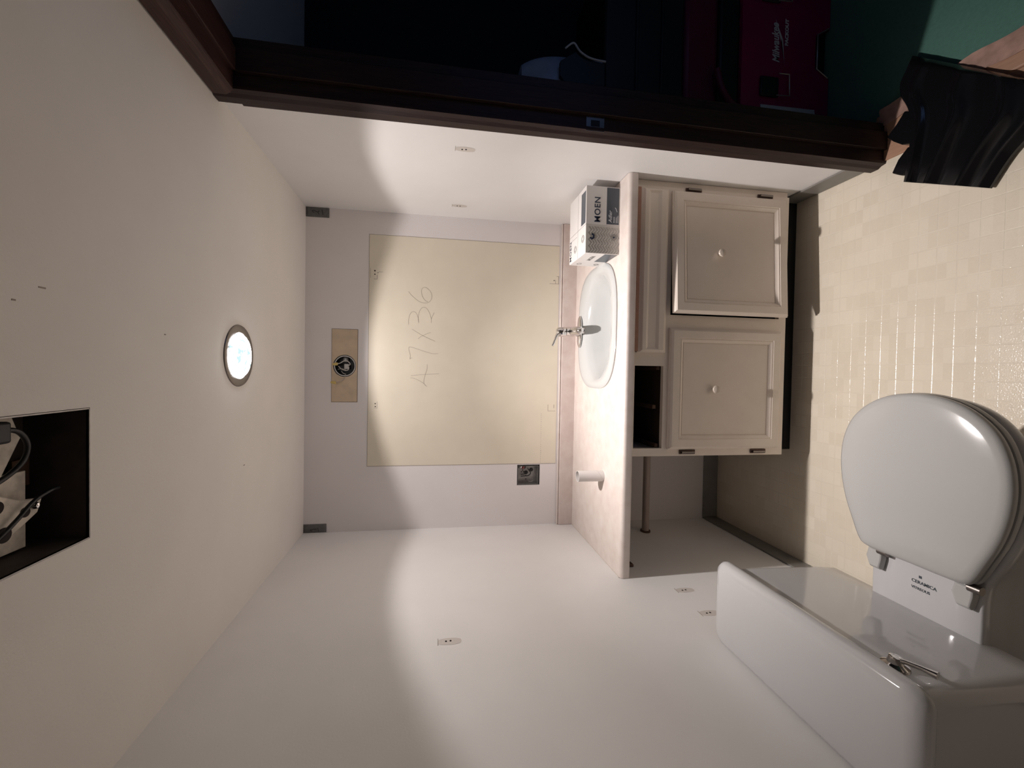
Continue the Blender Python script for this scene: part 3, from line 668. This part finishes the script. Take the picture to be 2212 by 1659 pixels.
# ------------------------------------------------------------------ RECESSED LIGHT
rl = thing('recessed_light', 'lit round recessed ceiling light with bronze-grey trim ring', 'ceiling light', (LX, LY, H))
mb = MB(); mb.lathe([(.0695, .006), (.0695, .001), (.072, -.003), (.088, -.005), (.0945, -.003), (.096, .0)], (LX, LY, H), n=64, cap=False); mb.build('trim_ring', 'nickel', rl, smooth=40)
mb = MB(); mb.lathe([(.079, .0), (.079, .090), (.001, .090)], (LX, LY, H), n=48, cap=False); mb.build('can_housing', 'steel', rl, smooth=40)
mb = MB(); mb.lathe([(.0690, .002), (.0685, -.004), (.063, -.011), (.045, -.017), (.022, -.020), (.001, -.0205)], (LX, LY, H), n=48, cap=False); mb.build('bulb_face', 'bulb', rl, smooth=60)

# ------------------------------------------------------------------ OPEN FAN HOUSING
fh = thing('exhaust_fan', 'open exhaust fan housing in the ceiling, grille off', 'exhaust fan', (.58, -1.34, H))
fx0, fx1, fy0, fy1 = VX0+.003, VX1-.003, VY0+.002, VY1-.003
mb = MB()
for q in [(fx0-.001, fx0, fy0, fy1), (fx1, fx1+.001, fy0, fy1)]: mb.box(q[0], q[1], q[2], q[3], H+.0, H+.10)
for q in [(fx0, fx1, fy1, fy1+.001), (fx0, fx1, fy0-.001, fy0)]: mb.box(q[0], q[1], q[2], q[3], H+.0, H+.10)
mb.box(fx0, fx1, fy0, fy1, H+.100, H+.101)
mb.build('housing', 'fandk', fh)
mb = MB(); e_ = .0022
mb.box(fx0-e_, fx0, fy0, fy1, H-.001, H+.004); mb.box(fx1, fx1+e_, fy0, fy1, H-.001, H+.004); mb.box(fx0, fx1, fy1, fy1+e_, H-.001, H+.004)
mb.build('housing_lip', 'steel', fh)
mb = MB(); mb.loft([[Vector((x, y, z)) for x, y in [(fx0+.004, fy0), (fx0+.004, -1.262), (.600, -1.262), (.600, -1.300), (.655, -1.270), (fx1-.004, -1.285), (fx1-.004, fy0)]] for z in (H+.060, H+.064)]); mb.build('motor_plate', 'fan', fh, bevel=.001)
mb = MB(); mb.loft([[Vector((x, y, z)) for x, y in [(.595, -1.45), (.585, -1.345), (.562, -1.300), (.555, -1.262), (.533, -1.270), (.505, -1.320), (.470, -1.40), (.475, -1.46)]] for z in (H+.036, H+.040)]); br = mb.build('motor_bracket', 'fan', fh, bevel=.002)
for (a, b, rr) in [(.540, -1.292, .0080), (.516, -1.325, .0115), (.560, -1.335, .010)]:
    mb = MB(); mb.lathe([(rr, 0), (rr, .0012)], (a, b, H+.0348), (0, 0, 1), 20); mb.build('bracket_hole', 'hole', br)
mb = MB(); mb.lathe([(.006, 0), (.004, .004), (.001, .005)], (.546, -1.276, H+.034), (0, 0, -1), 16); mb.build('screw', 'chrome', br, smooth=40)
mb = MB(); mb.lathe([(.045, 0), (.047, .01), (.043, .020), (.018, .024)], (.635, -1.385, H+.059), (0, 0, -1), 32); mb.build('motor', 'fan', fh, smooth=40)
mb = MB(); mb.box(.655, .688, -1.40, -1.322, H+.026, H+.048); mb.build('plug', 'boxblk', fh, bevel=.004)
mb = MB(); mb.tube([(.676, -1.345, H+.034), (.674, -1.318, H+.030), (.664, -1.302, H+.030), (.645, -1.293, H+.031), (.622, -1.300, H+.032), (.603, -1.325, H+.034), (.592, -1.36, H+.034), (.585, -1.41, H+.038)], .0040, 10, smooth=6); mb.build('power_cable', 'cable', fh, smooth=60)
mb = MB(); mb.tube([(.566, -1.243, H+.028), (.565, -1.262, H+.026), (.556, -1.290, H+.026), (.536, -1.316, H+.026), (.515, -1.345, H+.028), (.49, -1.39, H+.032)], .0032, 8, smooth=6); mb.build('power_cable', 'cable', fh, smooth=60)
mb = MB(); mb.loft([[Vector((x, y, z)) for x, y in [(.565, -1.250), (.612, -1.252), (.614, -1.222), (.567, -1.222)]] for z in (H+.088, H+.094)]); mb.build('knockout_cover', 'runner', fh)

# ------------------------------------------------------------------ ROUND JUNCTION BOX
jb = thing('junction_box', 'round open junction box with loose wires above the mirror patch', 'electrical box', (RB[0], 0, RB[1]))
mb = MB(); mb.lathe([(.0505, -.0015), (.0505, .045), (.001, .045)], (RB[0], 0, RB[1]), (0, 1, 0), 40, cap=False); mb.build('box_shell', 'boxblk', jb, smooth=40)
mb = MB(); mb.lathe([(.0490, .003), (.0445, .003)], (RB[0], 0, RB[1]), (0, 1, 0), 40, cap=False)
mb.build('plaster_rim', 'card', jb)
mb = MB(); mb.lathe([(.013, 0), (.013, .004), (.010, .006)], (.822, .032, 1.952), (0, -1, 0), 20); mb.build('cable_clamp', 'steel', jb, smooth=40)
mb = MB(); mb.box(.774, .800, .018, .030, 1.935, 1.958); mb.build('cable_jacket', 'card', jb, bevel=.004)
W1 = [[(0.7996, 1.9853), (0.8023, 1.9695), (0.8121, 1.9537), (0.8136, 1.94), (0.8044, 1.9274), (0.7961, 1.9262), (0.7911, 1.9353), (0.7817, 1.9317), (0.7721, 1.9351), (0.7684, 1.9464), (0.774, 1.9647), (0.7879, 1.9807)], [(0.7655, 1.9714), (0.7562, 1.9622), (0.7505, 1.9463)], [(0.7457, 1.9508), (0.7314, 1.9518), (0.7206, 1.9596), (0.7145, 1.9755), (0.7108, 1.989)], [(0.7736, 1.9873), (0.7763, 1.967), (0.7695, 1.9487)]]
for k, st in enumerate(W1):
    n_ = len(st); yy = [(-.016, .008), (.030, .004), (.006, -.024), (.030, .022)][k]
    mb = MB(); mb.tube([(a, yy[0]+(yy[1]-yy[0])*i/(n_-1), b) for i, (a, b) in enumerate(st)], .0019, 8, smooth=5); mb.build('wire', 'white' if k != 2 else 'pipe', jb, smooth=60)
for (p, d) in [((.799, -.015, 1.981), (-.15, 0, 1)), ((.711, -.025, 1.986), (.1, -.1, 1))]:
    mb = MB(); mb.lathe([(.0045, -.002), (.0068, .0), (.0068, .010), (.0045, .020), (.002, .022)], p, d, 10); mb.build('wire_nut', 'yellow', jb, smooth=20, label='yellow wire connector')

# ------------------------------------------------------------------ OUTLET BOX
ob = thing('outlet_box', 'square metal outlet box open in the wall above the counter', 'electrical box', ((OB[0]+OB[1])/2, 0, OB[2]))
ox0, ox1, oz0, oz1 = OB[0]+.004, OB[1]-.006, OB[2]+.007, OB[3]-.004
mb = MB()
for q in [(ox0, ox0+.0012, oz0, oz1), (ox1-.0012, ox1, oz0, oz1), (ox0, ox1, oz0, oz0+.0012), (ox0, ox1, oz1-.0012, oz1)]: mb.box(q[0], q[1], .002, .046, q[2], q[3])
mb.box(ox0, ox1, .046, .0475, oz0, oz1); mb.build('box_shell', 'steel', ob)
mb = MB()
for (a, b, rr) in [(.256, 1.055, .010), (.285, 1.065, .009), (.27, 1.028, .010)]: mb.lathe([(rr, 0), (rr, .0012), (rr*.8, .0016)], (a, .0455, b), (0, -1, 0), 20)
mb.build('knockout', 'boxblk', ob)
mb = MB()
for (a, b) in [(.268, 1.073), (.259, 1.079), (.24, 1.056), (.258, 1.067), (.222, 1.055)]: mb.lathe([(.0028, 0), (.0028, .001)], (a, .0455, b), (0, -1, 0), 10)
mb.build('screw_hole', 'hole', ob)
W2 = [[(0.2847, 1.0525), (0.2716, 1.0446), (0.2595, 1.0363), (0.2506, 1.0391), (0.2438, 1.0482), (0.2422, 1.0654), (0.2406, 1.0855)], [(0.2648, 1.0496), (0.256, 1.0606), (0.2532, 1.0706), (0.2516, 1.0868)]]
for k, st in enumerate(W2):
    mb = MB(); mb.tube([(a, .018+.002*i, b) for i, (a, b) in enumerate(st)], .0022, 8, smooth=5); mb.build('wire', 'cable', ob, smooth=60)
mb = MB(); mb.box(.280, .292, .024, .044, 1.086, 1.096); mb.build('ground_tab', 'steel', ob, bevel=.001)
mb = MB(); mb.lathe([(.004, 0), (.004, .003), (.002, .004)], (.293, .008, 1.090), (0, -1, 0), 12); mb.build('screw', 'chrome', ob, smooth=30)
mb = MB(); mb.lathe([(.0065, 0), (.005, .012), (.002, .015)], (.290, .030, 1.0705), (-.6, -.2, .5), 12); mb.build('wire_nut', 'redp', ob, smooth=30, label='red wire connector')
mb = MB(); mb.tube([(.216, .03, 1.02), (.212, .028, 1.035), (.216, .03, 1.05)], .002, 8, smooth=5); mb.build('wire', 'steel', ob, smooth=60)

# ------------------------------------------------------------------ TAPE
T2 = [[(1.4985, 2.0932), (1.5024, 2.0988), (1.5071, 2.1007), (1.5094, 2.0961), (1.507, 2.0896), (1.5036, 2.0822), (1.5012, 2.0766), (1.4919, 2.071)], [(1.5012, 2.0766), (1.5084, 2.0698)], [(1.5141, 2.0582), (1.5026, 2.0568), (1.4903, 2.0534)]]
T1 = [[(0.0061, 2.0892), (0.0131, 2.1014), (0.0145, 2.0884), (0.0158, 2.0696)], [(0.022, 2.0641), (0.014, 2.0631), (0.005, 2.0616)]]
def tape(x0, x1, st, dig, lbl, dx=0):
    t = thing('tape_piece', lbl, 'tape', ((x0+x1)/2, 0, 2.025), 'numbered tape pieces in the ceiling corners')
    n = 14; g = []
    for i in range(n+1):
        x = x0+(x1-x0)*i/n; g.append([Vector((x, -.0012-.0010*abs(sin(i*1.1+j))*(1 if 0 < i < n else .3), 2.026+(.103)*j/8 + (.0006*sin(i*2) if j in (0, 8) else 0))) for j in range(9)])
    o = MB().loft(g, cap=False, closed=False).build('strip', 'tape', t, smooth=40)
    m_ = o.modifiers.new('t', 'SOLIDIFY'); m_.thickness = .0004
    mb = MB()
    for s_ in st: mb.ribbon([Vector((a+dx, -.0028, b)) for a, b in s_], .0022, (0, -1, 0))
    mb.build('digit_'+dig, 'ink', t)
tape(1.479, 1.5235, T2, 'two', 'grey tape marked 2 in the ceiling corner above the carton side', 0)
tape(.0015, .042, T1, 'one', 'grey tape marked 1 in the ceiling corner above the toilet side', .003)

# ------------------------------------------------------------------ BLACK PLASTIC ON THE FLOOR
bg = thing('black_plastic_bag', 'folded glossy black plastic bag on the floor at the doorway', 'bag', (1.62, -1.02, 0))
LE = spline([Vector((a, b, 0)) for a, b in [(1.818, -.902), (1.784, -.885), (1.751, -.868), (1.707, -.872), (1.655, -.893), (1.60, -.905), (1.534, -.905), (1.470, -.900), (1.417, -.893)]], 6)
RE = spline([Vector((a, b, 0)) for a, b in [(1.549, -1.184), (1.50, -1.21), (1.44, -1.205), (1.374, -1.146), (1.306, -1.105)]], 6)
def at(c_, t):
    k = t*(len(c_)-1); i = min(int(k), len(c_)-2); return c_[i].lerp(c_[i+1], k-i)
NT, NS = 48, 64; g = []
for i in range(NT+1):
    t = i/NT; L = at(LE, t); Rr = at(RE, t); ro_ = []
    for j in range(NS+1):
        s_ = j/NS; p = L.lerp(Rr, s_); edge = min(1, min(s_, 1-s_)*14+.25, t*9+.35)
        grow = .25+.75*t
        ridge = .020*math.exp(-((s_-.16-.03*(1-t))/.035)**2)*grow + .026*math.exp(-((s_-.42-.13*(1-t))/.055)**2)*grow + .022*math.exp(-((s_-.78-.05*(1-t))/.05)**2)*grow
        ro_.append(Vector((p.x, p.y, .012+.028*edge+ridge*edge)))
    g.append(ro_)
o = MB().loft(g, cap=False, closed=False)
per = [g[0][j] for j in range(NS+1)]+[g[i][NS] for i in range(1, NT+1)]+[g[NT][j] for j in range(NS-1, -1, -1)]+[g[i][0] for i in range(NT-1, 0, -1)]
o.loft([per, [Vector((p.x, p.y, .0095)) for p in per]], cap=False)
o.build('folded_sheet', 'blackbag', bg, smooth=50)
for pts, z1 in [([(1.64, -.90), (1.612, -.878), (1.583, -.849), (1.560, -.868), (1.534, -.896), (1.52, -.93), (1.60, -.96)], .040), ([(1.52, -.91), (1.493, -.883), (1.457, -.865), (1.446, -.880), (1.435, -.896), (1.45, -.94), (1.50, -.96)], .036)]:
    mb = MB(); mb.loft([[Vector((a, b, z)) for a, b in pts] for z in (.0095, z1)]); mb.build('corner_flap', 'blackbag', bg, bevel=.003)

# ------------------------------------------------------------------ HALL TOOL CASES
YT0 = -.59
def case(name, label, x0, x1, y0, y1, z0, z1, m, bev=.01):
    t_ = thing(name, label, 'tool box', ((x0+x1)/2, (y0+y1)/2, z0))
    MB().box(x0, x1, y0, y1, z0, z1).build('case_body', m, t_, bevel=bev); return t_
tc = thing('tool_case', 'large red tool case with pale script logo on the hall floor', 'tool box', (2.06, -.40, 0))
# body with a notch for the lower handle
hx0, hx1 = 1.972, 2.138
mb = MB()
for q in [(1.76, hx0-.02, 0, .383), (hx1+.02, 2.36, 0, .383), (hx0-.02, hx1+.02, .062, .383)]: mb.box(q[0], q[1], YT0, -.20, q[2], q[3])
mb.loft([[Vector((x, y, z)) for x, z in [(hx0-.02, 0), (hx0-.015, 0), (hx0+.018, .062), (hx0-.02, .062)]] for y in (YT0, -.2)])
mb.loft([[Vector((x, y, z)) for x, z in [(hx1+.02, 0), (hx1+.015, 0), (hx1-.018, .062), (hx1+.02, .062)]] for y in (YT0, -.2)])
mb.build('case_body', 'red', tc)
mb = MB(); mb.tube([(hx0-.014, YT0-.004, .008), (hx0+.016, YT0-.004, .058), (hx1-.016, YT0-.004, .058), (hx1+.014, YT0-.004, .008)], .0022, 8); mb.build('handle', 'metalwire', tc, smooth=50)
MB().box(hx0-.02, hx1+.02, YT0+.02, -.21, 0, .06).build('handle_recess', 'bk', tc)
for lx in (1.902, 2.262):
    lt = MB(); lt.box(lx-.046, lx+.030, YT0-.010, YT0-.0005, .228, .306); l_ = lt.build('latch', 'bk', tc, bevel=.006, label='black latch')
    lt = MB(); lt.tube([(lx+.042, YT0-.012, .232), (lx+.044, YT0-.012, .186), (lx-.038, YT0-.012, .183), (lx-.041, YT0-.012, .240)], .0024, 8); lt.build('bail', 'metalwire', l_, smooth=50)
MB().loft([[Vector((x, y, z)) for x, z in [(1.792, .296), (1.826, .300), (1.829, .062), (1.795, .058)]] for y in (YT0-.003, YT0-.0005)]).build('reflective_strip', 'silver', tc, label='pale grey strip')
text('lettering', 'Milwaukee', .042, frame((1.994, YT0-.001, .222), (1, 0, .05), (-.05, 0, 1)), 'logo', tc, shear=.3, bold=.0010, sx=.83)
text('lettering', 'PACKOUT', .019, frame((2.063, YT0-.001, .186), (1, 0, 0), (0, 0, 1)), 'logo', tc, bold=.0010, sx=1.15)
mb = MB(); mb.add([(1.990, YT0-.001, .200), (2.075, YT0-.001, .216), (2.068, YT0-.001, .209), (2.160, YT0-.001, .243), (2.085, YT0-.001, .208), (2.092, YT0-.001, .214)], [(0, 4, 5, 1), (1, 5, 3), (0, 1, 5), (5, 4, 3)])
mb.build('lightning_stroke', 'logo', tc)
to = thing('tool_organizer', 'dark red and black organizer stacked on the red case', 'tool box', (2.06, -.40, .384))
MB().box(1.78, 2.34, YT0+.01, -.22, .384, .470).build('case_body', 'bk', to, bevel=.01)
MB().box(1.79, 2.33, YT0+.012, -.23, .471, .615).build('lid_cover', 'dred', to, bevel=.02, label='dark red lid')
mb = MB(); mb.tube([(1.80, YT0-.002, .395), (1.815, YT0-.012, .44), (1.86, YT0-.014, .475), (1.93, YT0-.006, .49)], .012, 10, smooth=5); mb.build('handle', 'dred', to, smooth=50)
tb = case('tool_bin', 'black bin stacked on the dark red organizer', 1.78, 2.34, YT0+.01, -.24, .616, .930, 'bk')
for zz in (.70, .80): MB().box(1.79, 2.33, YT0+.004, YT0+.0095, zz, zz+.012).build('rib', 'bk', tb, bevel=.003)
cl = thing('clear_bag', 'cloudy plastic bag lying on the black bin', 'bag', (1.88, -.45, .931))
g = []
for i in range(25):
    t_ = i/24; z = .9315+.295*t_; r_ = []
    wid = .175*(1-.30*t_**6); 
    for k in range(24):
        a = 2*pi*k/24; c_, s_ = cos(a), sin(a)
        r_.append(Vector((1.865+wid/2*math.copysign(abs(c_)**.6, c_)*(1+.05*sin(5*t_+3*a)), -.47+.105*math.copysign(abs(s_)**.6, s_)*(1-.5*t_**3), z)))
    g.append(r_)
mb = MB().loft(g); mb.build('bag_film', 'clear', cl, smooth=50)
mb = MB(); mb.tube([(1.905, -.595, .932), (1.908, -.598, .99), (1.925, -.600, 1.03), (1.952, -.600, 1.055), (1.93, -.600, 1.085)], .0035, 8, smooth=5); mb.build('torn_edge', 'silver', cl, smooth=50)
mb = MB(); mb.loft([[Vector((x, y, z)) for x, z in [(1.79, .934), (1.90, .934), (1.905, 1.0), (1.93, 1.04), (1.89, 1.10), (1.84, 1.10), (1.79, 1.06)]] for y in (-.592, -.576)]); mb.build('dark_contents', 'bk', cl)
